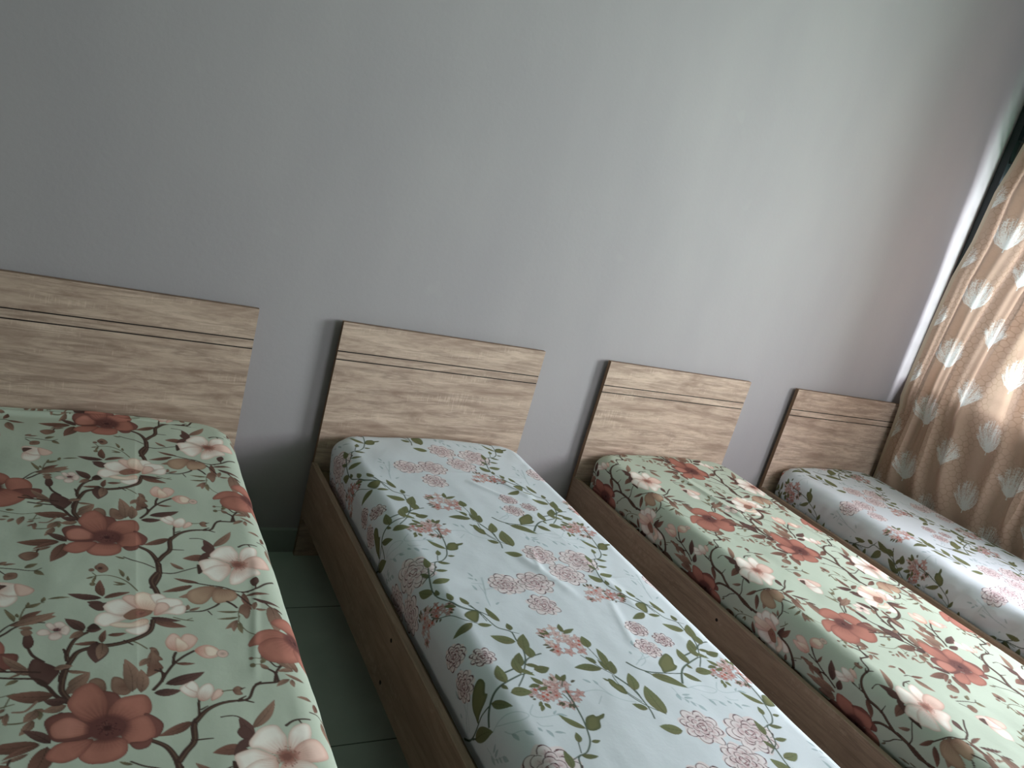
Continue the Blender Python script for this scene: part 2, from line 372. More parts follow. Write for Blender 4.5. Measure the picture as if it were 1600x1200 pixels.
def draw_curtain():
    # staggered branching coral-tree motifs over a faint honeycomb on tan cloth; unit 480 x 360 mm, two motifs
    T = Tile(480, 360, (208, 178, 158), 1.0)
    yy, xx = np.mgrid[0:T.H, 0:T.W]; rng = np.random.default_rng(5)
    # honeycomb (offset cells 40 x 30 mm)
    best = np.full(xx.shape, 1e9); sec = best.copy()
    for r in range(-1, 14):
        for q in range(-1, 14):
            jx, jy = 4 * math.sin((r % 12) * 2.1 + (q % 12) * 1.3), 4 * math.cos((r % 12) * 1.7 + (q % 12) * 2.9)
            cx, cy = q * 40 + (20 if r % 2 else 0) + jx, r * 30 + jy
            y0, y1, x0, x1 = int(max(0, cy - 50)), int(min(T.H, cy + 50)), int(max(0, cx - 60)), int(min(T.W, cx + 60))
            if y1 <= y0 or x1 <= x0: continue
            d = np.hypot(xx[y0:y1, x0:x1] - cx, (yy[y0:y1, x0:x1] - cy)); b = best[y0:y1, x0:x1]; s2 = sec[y0:y1, x0:x1]
            s2[:] = np.where(d < b, b, np.minimum(s2, d)); b[:] = np.minimum(b, d)
    edge = np.clip(1 - (sec - best) / 6.0, 0, 1)
    patch = np.clip(.5 + .6 * np.sin(xx / 480 * 2 * math.pi) * np.sin(yy / 360 * 2 * math.pi) + .3 * np.sin(xx / 480 * 4 * math.pi + 2), 0.08, 1)
    T.a = lerp(T.a, lin((158, 122, 98)), edge * patch * .75)
    def tree(cx, cy, s):
        # foot at (cx, cy); fans out upwards (-v) into an oval crown of forking twigs
        WH = (246, 246, 242); foot = np.array([cx, cy - .02 * s])
        T.stroke([(cx, cy), (cx, cy - s * .14)], 5.5, 4, WH); T.poly([(cx - 5, cy + 1), (cx, cy - 7), (cx + 5, cy + 1), (cx, cy + 4)], lambda X, Y, D: np.broadcast_to(lin(WH), X.shape + (3,)))
        for i in range(120):
            a = 6.2832 * rng.random(); q = math.sqrt(rng.random()); tx = cx + q * math.cos(a) * s * .49; ty = cy - s * .58 + q * math.sin(a) * s * .42
            k = rng.uniform(.25, .6); p = [foot - [0, s * .06], foot + [(tx - cx) * k, (ty - foot[1]) * .42], foot + [(tx - cx) * .86, (ty - foot[1]) * .78], (tx, ty)]
            P = cr(p) + 0; P[3:-1] += rng.normal(0, 1.2, P[3:-1].shape); T.stroke(P, 1.9, 1.7, WH, .92)
            dx, dy = tx - p[2][0], ty - p[2][1]
            for sg in (-1, 1):
                al = math.atan2(dy, dx) + sg * rng.uniform(.5, 1.0); L = rng.uniform(6, 13); e = (tx + L * math.cos(al), ty + L * math.sin(al)); T.stroke([(tx, ty), e], 1.8, 1.4, WH, .9)
                m = (tx - dx * .5, ty - dy * .5); T.stroke([m, (m[0] + L * math.cos(al), m[1] + L * math.sin(al))], 1.7, 1.3, WH, .85)
    tree(120, 215, 190); tree(360, 35, 190)
    return T

def sample(T, u, v):
    """periodic bilinear lookup, u and v in metres"""
    x = (u * 1000 / T.px) % T.W; y = (v * 1000 / T.px) % T.H
    x0 = np.floor(x).astype(int); y0 = np.floor(y).astype(int); fx = (x - x0)[..., None]; fy = (y - y0)[..., None]
    x0 %= T.W; y0 %= T.H; x1 = (x0 + 1) % T.W; y1 = (y0 + 1) % T.H; A = T.a
    return (A[y0, x0] * (1 - fx) + A[y0, x1] * fx) * (1 - fy) + (A[y1, x0] * (1 - fx) + A[y1, x1] * fx) * fy

def vnoise(x, y, seed):
    """smooth value noise"""
    rng = np.random.default_rng(seed); G = rng.uniform(-1, 1, (64, 64))
    xi = np.floor(x).astype(int); yi = np.floor(y).astype(int); fx = x - xi; fy = y - yi
    fx = fx * fx * (3 - 2 * fx); fy = fy * fy * (3 - 2 * fy); g = lambda a, b: G[b % 64, a % 64]
    return (g(xi, yi) * (1 - fx) + g(xi + 1, yi) * fx) * (1 - fy) + (g(xi, yi + 1) * (1 - fx) + g(xi + 1, yi + 1) * fx) * fy

def grid_mesh(name, P, col, mat, keep=None):
    ny, nx = P.shape[:2]; idx = np.arange(ny * nx).reshape(ny, nx)
    q = np.stack([idx[:-1, :-1], idx[1:, :-1], idx[1:, 1:], idx[:-1, 1:]], -1).reshape(-1, 4)
    V = P.reshape(-1, 3); Cc = col.reshape(-1, 3)
    if keep is not None:
        kf = (keep[:-1, :-1] & keep[1:, :-1] & keep[1:, 1:] & keep[:-1, 1:]).reshape(-1); q = q[kf]
        used = np.zeros(len(V), bool); used[q.ravel()] = True; mp = np.cumsum(used) - 1; V = V[used]; Cc = Cc[used]; q = mp[q]
    me = bpy.data.meshes.new(name); me.vertices.add(len(V)); me.vertices.foreach_set('co', V.astype(np.float32).ravel())
    me.loops.add(q.size); me.loops.foreach_set('vertex_index', q.ravel().astype(np.int32))
    me.polygons.add(len(q)); me.polygons.foreach_set('loop_start', (np.arange(len(q)) * 4).astype(np.int32))
    try: me.polygons.foreach_set('loop_total', np.full(len(q), 4, np.int32))
    except Exception: pass
    me.update(calc_edges=True)
    me.polygons.foreach_set('use_smooth', np.ones(len(q), bool))
    at = me.color_attributes.new('print', 'FLOAT_COLOR', 'POINT')
    at.data.foreach_set('color', np.concatenate([Cc, np.ones((len(Cc), 1))], 1).astype(np.float32).ravel())
    me.materials.append(mat); o = bpy.data.objects.new(name, me); COL.objects.link(o); return o

# ------------------------------------------------------------ geometry constants (metres; bed 2 headboard is x 0..0.95, front face y=0)
W = 0.95; HB = 1.0595; G1, G2 = 0.1214, 0.1566; ZT, ZB = 0.446, 0.206
BEDX = (-1.277, 0.0, 1.3244, 2.6534)
YW = 0.042; XR = 3.645; XL = -2.9; YB = -4.1; ZC = 3.85
WY0, WY1, WZ0, WZ1 = -2.95, 0.0, 1.20, 2.90

# ------------------------------------------------------------ room shell
def structure(o): o['kind'] = 'structure'; return o
b = MB(); b.box(XL - .15, XR + .2, YB - .2, YW + .15, -.12, 0); structure(b.build('floor', M_FLOOR))
b = MB(); b.box(XL - .15, XR + .2, YB - .2, YW + .15, ZC, ZC + .12); structure(b.build('ceiling', M_CEIL))
b = MB(); b.box(XL - .15, XR + .2, YW, YW + .15, 0, ZC); structure(b.build('wall_back', M_WALL))
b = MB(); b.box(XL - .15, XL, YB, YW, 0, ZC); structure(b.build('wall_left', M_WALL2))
b = MB()
b.box(XR, XR + .2, YB, YW, 0, WZ0); b.box(XR, XR + .2, YB, YW, WZ1, ZC); b.box(XR, XR + .2, YB, WY0, WZ0, WZ1); b.box(XR, XR + .2, WY1, YW, WZ0, WZ1)
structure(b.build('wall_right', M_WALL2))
b = MB()
FX0, FX1, FZ0, FZ1 = 1.6, 3.4, 1.2, 2.6  # opening added for the rear fill lamp
b.box(XL - .15, XR + .2, YB - .2, YB, 0, FZ0); b.box(XL - .15, XR + .2, YB - .2, YB, FZ1, ZC); b.box(XL - .15, FX0, YB - .2, YB, FZ0, FZ1); b.box(FX1, XR + .2, YB - .2, YB, FZ0, FZ1)
structure(b.build('wall_front', M_WALL2))
b = MB(); b.prism([(YW, 0), (YW, .112), (YW - .008, .112), (YW - .012, .106), (YW - .012, 0)], 'x', XL, XR); structure(b.build('baseboard_back', M_SKIRT))
b = MB(); b.prism([(XR, 0), (XR, .112), (XR - .008, .112), (XR - .012, .106), (XR - .012, 0)], 'y', YB, YW - .012); structure(b.build('baseboard_right', M_SKIRT))
b = MB(); b.prism([(XL, 0), (XL, .112), (XL + .008, .112), (XL + .012, .106), (XL + .012, 0)], 'y', YB, YW - .012); structure(b.build('baseboard_left', M_SKIRT))

# ------------------------------------------------------------ side window with iron grille
win = empty('window_1', (XR, -1.3, WZ0)); win['kind'] = 'structure'
O = Vector((XR, -1.3, WZ0))
def wbox(b, x0, x1, y0, y1, z0, z1): b.box(x0 - O.x, x1 - O.x, y0 - O.y, y1 - O.y, z0 - O.z, z1 - O.z)
b = MB()
wbox(b, XR - .030, XR + .012, WY1 - .010, WY1 + .036, WZ0 + .0, WZ1)          # post in the corner by the back wall
wbox(b, XR - .030, XR + .012, WY0, WY0 + .045, WZ0, WZ1)
wbox(b, XR - .030, XR + .012, WY0, WY1, WZ1 - .045, WZ1); wbox(b, XR - .030, XR + .012, WY0, WY1, WZ0, WZ0 + .04)
b.build('window_frame', M_IRON, win)
b = MB()
k = 0
z = 1.31
while z < 2.8:
    b.tube((XR - .012 - O.x, WY0 + .02 - O.y, z - O.z), (XR - .012 - O.x, WY1 + .0 - O.y, z - O.z), .0075, 8); z += .1265
for yy_ in (-.59, -1.18, -1.77, -2.36): b.tube((XR - .004 - O.x, yy_ - O.y, WZ0 + .02 - O.z), (XR - .004 - O.x, yy_ - O.y, WZ1 - .02 - O.z), .010, 8)
b.build('grille', M_IRON, win)
def frosted():
    m, nt, bb = new_mat('frosted_glass', 0.5, 0.4); v = coords(nt, (1, 1, 1)); f = noise(nt, v, 14, 3)
    bb.inputs['Transmission Weight'].default_value = 0.35
    nt.links.new(ramp(nt, f, [(0.3, l4((86, 102, 98))), (0.7, l4((98, 114, 108)))]), bb.inputs['Base Color']); return m
b = MB(); wbox(b, XR + .06, XR + .066, WY0, WY1, 2.50, WZ1); b.build('window_pane', frosted(), win)

added_win = empty('added_rear_window', (2.5, YB, FZ0)); added_win['kind'] = 'structure'  # unseen rear window, added and placed to admit the fill light
b = MB()
for x0, x1, z0, z1 in ((FX0, FX1, FZ0, FZ0 + .05), (FX0, FX1, FZ1 - .05, FZ1), (FX0, FX0 + .05, FZ0, FZ1), (FX1 - .05, FX1, FZ0, FZ1), (2.475, 2.525, FZ0, FZ1)):
    b.box(x0 - 2.5, x1 - 2.5, -.12, -.07, z0 - FZ0, z1 - FZ0)
b.build('window_frame', M_IRON, added_win)

# ------------------------------------------------------------ beds
def make_bed():
    root = empty('single_bed', (BEDX[0], 0, 0))
    b = MB(); g = .0045; d = .004; zb = 0.0
    prof = [(0, zb), (0, HB - G2 - g / 2), (d, HB - G2 - g / 2), (d, HB - G2 + g / 2), (0, HB - G2 + g / 2), (0, HB - G1 - g / 2), (d, HB - G1 - g / 2), (d, HB - G1 + g / 2), (0, HB - G1 + g / 2),
            (0, HB), (.022, HB), (.022, zb)]
    mats = [0, 1, 1, 1, 0, 1, 1, 1, 0, 2, 0, 0]
    b.prism(prof, 'x', 0, W, 0, mats); b.m[-1] = 2; b.m[-2] = 2
    b.build('headboard', [M_HEAD, M_GROOVE, M_EDGE], root)
    for x0, x1 in ((-.010, .014), (W - .014, W + .010)):
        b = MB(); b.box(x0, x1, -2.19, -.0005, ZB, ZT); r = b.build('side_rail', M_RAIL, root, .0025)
        xo = x0 if x0 < 0 else x1; sg = -1 if x0 < 0 else 1
        for zz in (.397, .247):
            h = MB(); h.tube((xo - sg * .004, -1.119, zz), (xo + sg * .0008, -1.119, zz), .0065, 14); h.build('screw_hole', M_HOLE, r)
    b = MB(); b.box(-.01, W + .01, -2.215, -2.191, 0.0, .50); b.build('footboard', M_HEAD, root, .0025)
    b = MB(); b.box(.0155, W - .0155, -2.188, -.002, .385, .403); b.build('bed_base', M_BASE, root)
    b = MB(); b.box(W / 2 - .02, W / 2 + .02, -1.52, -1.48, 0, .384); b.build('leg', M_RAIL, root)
    return root
bed0 = make_bed()
beds = [bed0] + [copy_tree(bed0, (x, 0, 0)) for x in BEDX[1:]]
BL = ['wooden single bed at the far left, under the dark green floral sheet nearest the camera',
      'wooden single bed second from the left, its left rail with two screw holes in view',
      'wooden single bed between the two white-sheeted beds, under a green floral sheet',
      'wooden single bed in the corner beside the tan curtain']
for o, l in zip(beds, BL): tag(o, l, 'bed', 'row of single beds against the grey wall')

# ------------------------------------------------------------ bed sheets
GREEN = '''S br 15 13 : -669 1027 -671 1083 -688 1136
S br 13 13 : -674 1068 -689 1105 -680 1151 -673 1191
S br 9 13 : -713 945 -689 965 -675 997 -669 1031
S br 13 12 : -668 1008 -655 985 -638 958 -635 913 -629 896
S br 12 6 : -630 900 -607 870 -576 852 -539 847
S br 6 6 : -542 849 -519 842 -499 800 -460 796 -446 793
S br 5 3 : -533 846 -512 857
S br 5 3 : -539 844 -525 835
S br 4 3 : -499 797 -487 790
S br 6 5 : -458 796 -446 755 -426 729
S br 4 2 : -635 956 -603 957
S br 5 5 : -622 883 -620 844 -613 812
S br 4 2 : -617 866 -604 857
S br 4 3 : -426 729 -444 740 -457 716
S br 4 3 : -417 662 -405 613
L lb 12 : -457 716 -476 702
L lb 10 : -473 711 -464 678
S tw 2 2 : -472 706 -497 703
D lb 6 : -496 703
S br 6 3 : -457 938 -438 925 -406 923
S br 3 2 : -429 925 -423 946
S br 3 3 : -679 1043 -702 1023 -728 1011 -750 995
L lt 12 : -747 1003 -770 991
S br 4 3 : -661 1068 -637 1069 -609 1057 -579 1042
L lb 22 : -609 1051 -641 1018
P br  : -575 1026 -564 1038 -565 1063 -576 1075 -577 1050
S br 3 2 : -582 896 -559 895 -545 904 -539 929
L lb 40 : -525 938 -468 854
L ld 45 : -534 975 -547 899
P ld  : -557 946 -546 929 -535 933 -527 950 -533 971 -549 966
L lm 52 : -542 999 -609 998
P ld  : -556 974 -535 967 -533 987 -553 999 -569 1022 -569 1002
L lm 40 : -638 900 -701 935
F wh  : -471 1028 -538 979 -528 962 -513 942 -495 933 -476 935 -468 955 -463 975 -470 1012 -493 1018 -520 999 -536 995
F wh  : -467 1024 -460 975 -445 946 -422 936 -410 946 -415 980 -431 1001 -452 1012 -463 1014
F pk  : -465 1028 -455 1012 -430 988 -403 984 -387 1005 -387 1034 -416 1051 -451 1046
F wh  : -480 1032 -570 1014 -553 1003 -528 999 -501 1017 -491 1032 -504 1061 -535 1085 -556 1080 -564 1059 -568 1034
F wh  : -476 1050 -565 1062 -533 1033 -499 1029 -491 1044 -496 1069 -511 1094 -527 1112 -545 1102 -555 1082
F wh  : -476 1050 -498 1084 -486 1050 -470 1040 -440 1043 -420 1062 -423 1082 -453 1096 -470 1115 -486 1126 -500 1126 -502 1109
C cc 42 : -471 1028
S br 4 4 : -588 1117 -557 1128 -521 1139 -492 1159 -462 1163
S br 6 5 : -476 1165 -440 1148 -414 1122 -388 1101
P ld  : -449 1106 -432 1092 -427 1112 -441 1136 -449 1126
S br 3 3 : -441 1145 -436 1121
L lm 24 : -579 1117 -637 1092
L lm 34 : -594 1128 -667 1159
L lb 70 : -521 1141 -632 1185
F lp  : -530 1141 -605 1155 -571 1134 -540 1140 -559 1194 -579 1219 -601 1213 -612 1186
F lp  : -523 1141 -554 1194 -546 1154 -524 1146 -499 1156 -490 1180 -505 1206 -529 1214 -545 1217
L lm 22 : -471 1181 -409 1171
L ld 24 : -457 1196 -389 1228
L lm 30 : -474 1167 -465 1254
S br 5 4 : -490 1175 -473 1209 -462 1232
L lb 22 : -450 1215 -460 1254
S br 4 3 : -427 1221 -416 1244 -392 1259
L ld 14 : -411 1240 -389 1257
L lb 62 : -419 1235 -423 1359
L lb 18 : -457 1250 -427 1252
F lb  : -478 1235 -492 1234 -479 1222 -468 1240 -475 1279 -484 1291 -490 1273 -498 1260
L lt 16 : -498 1258 -551 1254
L lt 16 : -501 1283 -553 1289
S tw 2 2 : -501 1281 -498 1255
L lb 26 : -505 1295 -538 1333
L lb 24 : -508 1301 -520 1345
L lt 22 : -501 1306 -501 1355
S tw 2 2 : -498 1277 -503 1302 -494 1336 -481 1357 -460 1375 -436 1384
L lb 14 : -410 1402 -436 1382
L lb 14 : -407 1397 -386 1385
S br 3 4 : -388 1346 -405 1385 -413 1420 -420 1449
L lb 24 : -402 1381 -391 1345
F lb  : -405 1500 -424 1457 -414 1450 -400 1474 -396 1497 -406 1507
L lb 30 : -410 1503 -451 1464
L lb 24 : -409 1506 -446 1509
L lb 20 : -391 1543 -431 1519
L lb 24 : -424 1539 -456 1563
L lb 18 : -419 1540 -419 1569
S br 6 5 : -449 1543 -451 1515 -463 1499
L lb 22 : -463 1499 -479 1476
L lt 20 : -477 1476 -465 1453
D lt 8 : -496 1482
S tw 2 2 : -490 1480 -479 1479
L lb 20 : -387 1608 -421 1603
L lm 26 : -378 1612 -388 1646
S br 3 6 : -645 1263 -617 1253 -582 1251 -554 1234 -541 1220
S br 7 5 : -519 1210 -507 1226 -500 1240
S br 3 2 : -569 1252 -562 1270
L lb 20 : -619 1246 -612 1219
L lb 18 : -612 1247 -585 1232
L lm 42 : -694 1285 -622 1318
L ld 30 : -698 1273 -632 1291
S tw 3 3 : -648 1275 -628 1287 -607 1293
S tw 2 2 : -619 1288 -608 1282
S br 11 13 : -693 1285 -701 1328 -726 1355 -755 1370 -781 1377 -798 1377
S br 12 11 : -796 1377 -827 1384 -845 1396 -855 1422 -864 1450
S br 4 3 : -755 1363 -738 1381
S br 9 8 : -862 1421 -863 1394 -853 1353 -839 1332 -828 1323
S br 6 4 : -864 1404 -870 1379
S br 13 12 : -861 1441 -869 1469 -870 1487
F wh  : -715 1251 -796 1212 -782 1197 -758 1190 -734 1217 -726 1234 -745 1257 -775 1258 -794 1233
F wh  : -715 1259 -814 1279 -808 1256 -791 1245 -761 1260 -735 1270 -759 1283 -791 1304 -810 1290
F pk  : -714 1247 -756 1186 -741 1170 -721 1184 -709 1219 -718 1239 -734 1225
F cr  : -710 1247 -730 1204 -727 1170 -709 1158 -689 1173 -675 1208 -681 1237 -698 1248 -720 1234
F wh  : -690 1253 -695 1177 -678 1165 -661 1179 -660 1209 -674 1234
F wh  : -697 1253 -682 1199 -664 1187 -645 1189 -630 1194 -623 1212 -632 1224 -654 1231 -675 1229
F pk  : -697 1261 -688 1237 -678 1208 -661 1209 -654 1231 -668 1251 -689 1265
F wh  : -697 1265 -654 1239 -641 1223 -621 1221 -618 1238 -624 1258 -639 1265 -664 1259 -685 1266
F cr  : -715 1263 -783 1297 -767 1287 -740 1293 -715 1277 -703 1284 -706 1300 -728 1313 -764 1310
F wh  : -715 1267 -752 1319 -732 1313 -706 1300 -702 1308 -709 1331 -727 1344 -745 1335
P cm  : -755 1264 -743 1245 -726 1234 -702 1240 -692 1245 -699 1261 -721 1275 -742 1281
C cc 22 : -717 1255
L ld 42 : -799 1183 -870 1162
L lm 30 : -795 1183 -737 1159
L lm 34 : -797 1175 -803 1100
L ld 44 : -796 1208 -830 1198
P ld  : -826 1210 -795 1204 -789 1205 -796 1220 -794 1237 -810 1236
S tw 3 2 : -722 1153 -740 1117 -761 1093 -786 1080 -811 1082 -826 1092
L lt 16 : -752 1089 -762 1051
L lt 12 : -740 1108 -742 1084
L lt 12 : -747 1121 -775 1108
L lt 12 : -747 1121 -776 1122
L lt 12 : -818 1086 -834 1094
S tw 2 2 : -820 1068 -811 1082
D lt 8 : -819 1119
L lt 12 : -811 1082 -819 1126
D lb 14 : -805 1043
F lb  : -803 1047 -813 1043 -806 1024 -794 1028 -785 1048 -790 1063 -804 1067
D ld 6 : -803 1047
D lb 8 : -822 1055
L ld 44 : -834 1315 -872 1262
L lb 34 : -836 1314 -861 1341
L ld 30 : -830 1315 -798 1311
P br  : -828 1308 -815 1288 -802 1310
L lm 24 : -787 1338 -749 1334
L lm 24 : -798 1366 -791 1317
L lm 24 : -805 1361 -853 1363
L ld 68 : -809 1361 -810 1440
L lb 40 : -798 1366 -805 1428
F sf  : -885 1306 -923 1310 -915 1298 -902 1301 -896 1316 -904 1322 -917 1321
F sf  : -885 1306 -908 1282 -899 1275 -888 1291 -885 1306 -896 1305
F sf  : -885 1306 -892 1279 -878 1273 -868 1289 -875 1300 -884 1302
F sf  : -885 1306 -882 1306 -868 1289 -860 1305 -865 1326 -876 1321
F sf  : -885 1306 -900 1330 -896 1316 -883 1313 -874 1329 -882 1342 -895 1341
C cd 9 : -885 1304
L lb 50 : -959 1273 -888 1251
L lm 30 : -958 1262 -917 1227
S br 3 6 : -910 1273 -936 1272 -963 1284 -979 1304 -991 1317
S tw 3 2 : -958 1255 -949 1209 -926 1197 -915 1194
L lt 14 : -948 1213 -946 1188
L lt 18 : -948 1213 -920 1195
L lt 16 : -920 1193 -916 1171
L lt 12 : -961 1247 -965 1231
L lt 14 : -908 1182 -864 1177
S tw 3 3 : -968 1261 -968 1246 -980 1226 -988 1214
L lt 16 : -968 1261 -989 1218
L lb 24 : -931 1294 -958 1288
F ld  : -935 1365 -944 1315 -935 1312 -926 1341 -928 1362 -937 1368 -945 1353 -946 1332
P lb  : -953 1299 -938 1297 -930 1309 -936 1319 -947 1318
S br 5 7 : -935 1365 -925 1393 -905 1419
F ld  : -878 1442 -931 1447 -924 1406 -905 1419 -885 1437 -874 1455 -883 1479 -899 1502 -922 1471
L lb 30 : -885 1447 -851 1442
L lb 40 : -929 1460 -979 1406
L lb 18 : -862 1457 -822 1468
S br 5 6 : -979 1460 -951 1467 -913 1475 -896 1493
L lt 20 : -944 1473 -965 1488
S br 12 12 : -864 1455 -868 1487 -868 1520 -854 1555 -850 1570
S br 7 9 : -909 1487 -892 1505 -878 1534 -857 1561
L lm 62 : -881 1533 -961 1521
L lb 44 : -858 1534 -820 1484
L lb 40 : -859 1569 -899 1580
P dv  : -878 1597 -866 1588 -859 1600 -865 1610 -878 1607
L lb 24 : -855 1618 -887 1607
S tw 4 3 : -957 1605 -933 1607 -914 1597 -900 1571
L lb 30 : -912 1602 -931 1642
L lb 24 : -914 1574 -892 1581
L lt 20 : -906 1576 -901 1604
S tw 3 2 : -970 1557 -946 1549
L lm 52 : -898 918 -990 916
L ld 36 : -880 921 -927 876
L lm 26 : -896 921 -953 952
L lb 18 : -913 941 -955 959
L lm 60 : -885 929 -912 1013
S br 4 4 : -944 970 -940 952
F lb  : -943 978 -980 981 -971 966 -953 963 -939 970 -941 989 -962 1003
L ld 48 : -858 806 -898 794
L lb 34 : -859 819 -878 824
L lb 48 : -857 758 -820 715
F lb  : -802 787 -822 752 -810 737 -794 750 -790 782 -802 791
F lb  : -754 776 -782 773 -778 741 -760 749 -744 785 -755 803 -775 795
L lb 54 : -743 794 -755 678
L lb 40 : -727 798 -725 719
F rd  : -787 889 -804 791 -786 786 -767 803 -763 838 -779 872 -792 872
F rm  : -787 893 -788 860 -771 817 -743 805 -719 806 -709 832 -712 863 -733 880 -760 884
F rd  : -775 897 -724 867 -709 871 -690 900 -699 933 -715 933
F rm  : -781 901 -766 897 -744 876 -719 871 -706 905 -707 933 -727 949 -751 949 -764 929
F rd  : -757 929 -751 945 -726 945 -711 937 -719 961 -740 965
F rm  : -790 913 -834 964 -822 933 -794 925 -768 927 -755 941 -757 972 -779 989 -812 989 -828 979
F rm  : -798 913 -887 956 -874 929 -849 921 -816 921 -813 933 -832 964 -855 977 -875 971
F rd  : -798 905 -893 857 -874 840 -840 844 -809 881 -816 917 -857 923 -878 914 -888 886
F rl  : -798 901 -882 874 -862 855 -840 861 -813 897 -831 909 -857 913 -877 906
F rm  : -794 885 -857 819 -851 788 -841 766 -818 751 -798 778 -788 821 -792 864 -809 877 -836 861
C ck 30 : -788 897
S br 6 6 : -677 1492 -660 1460 -638 1434 -615 1415
S br 6 6 : -660 1460 -658 1435 -653 1418
L lm 18 : -656 1457 -615 1462
F pb  : -653 1415 -672 1376 -661 1347 -648 1344 -636 1368 -638 1402 -651 1411 -666 1402
F pb  : -649 1415 -635 1353 -616 1348 -603 1368 -615 1397 -633 1413 -644 1408
F cr  : -649 1411 -649 1359 -634 1372 -624 1396 -637 1413 -651 1411
F pb  : -613 1412 -613 1412 -595 1395 -574 1398 -560 1418 -566 1439 -587 1446 -603 1435
F cr  : -613 1416 -592 1403 -575 1401 -562 1421 -574 1438 -590 1433
D pb 16 : -555 1430
L lb 36 : -693 1399 -713 1463
F lb  : -694 1469 -714 1496 -706 1430 -701 1395 -694 1413 -680 1440 -689 1446 -681 1471 -697 1489
L lb 20 : -705 1394 -689 1403
L lb 30 : -704 1433 -728 1461
S br 4 5 : -687 1473 -683 1497 -685 1517
S tw 3 3 : -736 1369 -723 1381 -710 1397
L ld 50 : -680 1527 -599 1494
S br 7 7 : -677 1490 -688 1518 -703 1543
S br 5 4 : -697 1477 -683 1487 -686 1510
L ld 40 : -703 1554 -650 1551
F wh  : -616 1583 -654 1546 -637 1529 -626 1535 -619 1559 -623 1578 -638 1572
F wh  : -616 1586 -642 1540 -627 1523 -617 1540 -619 1563
F wh  : -615 1590 -621 1563 -608 1541 -593 1535 -586 1552 -593 1579 -608 1592 -619 1586
F pk  : -612 1591 -593 1579 -581 1557 -568 1563 -575 1581 -594 1594
S tw 3 3 : -570 1565 -551 1563
F lb  : -549 1566 -549 1562 -538 1551 -527 1561 -533 1568 -530 1580 -544 1580
S br 3 2 : -532 1562 -523 1558
F rm  : -1075 620 -1193 658 -1167 603 -1128 591 -1092 620
F rm  : -1075 620 -1128 570 -1103 536 -1058 532 -1033 570 -1058 612
F rm  : -1075 620 -1041 574 -1002 565 -977 603 -983 649 -1030 641
F rd  : -1075 620 -994 628 -952 633 -957 675 -991 687 -1025 645
F rm  : -1075 620 -1176 666 -1142 628 -1086 633 -1069 683 -1109 725 -1159 717
F rm  : -1075 620 -1092 670 -1058 628 -1013 645 -985 683 -1019 729 -1069 729
C ck 26 : -1075 624
L lm 20 : -997 669 -973 682
L lb 30 : -933 689 -978 635
S br 5 5 : -1003 681 -971 689 -940 694 -909 701
S br 3 2 : -983 673 -967 688
L lb 12 : -940 698 -962 711
L lb 44 : -976 525 -891 484
S br 4 3 : -1001 568 -981 530 -962 513
F wh  : -1009 1121 -1020 1099 -996 1096 -973 1106 -958 1119 -955 1140 -965 1156 -987 1159 -1012 1141
F pk  : -1008 1129 -978 1105 -955 1115 -937 1137 -947 1157 -969 1156
F wh  : -1008 1129 -1014 1141 -987 1155 -969 1160 -969 1180 -982 1199 -994 1202 -1014 1185
P ld  : -1017 1108 -993 1110 -1001 1123 -1014 1137
S br 3 2 : -1016 1030 -997 1034 -974 1040 -959 1046 -942 1049 -928 1040
L lt 26 : -963 1035 -937 1018
L lt 24 : -942 1047 -921 1074
L lb 14 : -1009 1019 -982 1015
L lb 22 : -1019 1016 -1001 1004
F lb  : -991 1067 -1002 1063 -992 1053 -977 1057 -977 1079 -999 1085
S br 3 2 : -1015 1041 -1001 1060
S tw 2 2 : -1043 753 -1020 765 -992 774 -969 771 -948 764
L lt 22 : -1027 748 -1007 753
L lb 28 : -984 787 -992 831
L lb 20 : -1005 798 -1017 817
S tw 2 2 : -961 805 -954 775
L lb 16 : -959 809 -975 818
L lb 18 : -955 822 -954 859
L lb 14 : -960 828 -973 839
S lb 4 5 : -946 821 -926 821 -909 795
L lb 38 : -908 822 -927 854
L lt 14 : -1032 786 -1014 790
L lb 14 : -1038 803 -1020 801
L lb 40 : -1073 164 -1052 231
L lm 22 : -1074 151 -1026 165
S br 3 3 : -1101 147 -1083 146 -1069 153'''
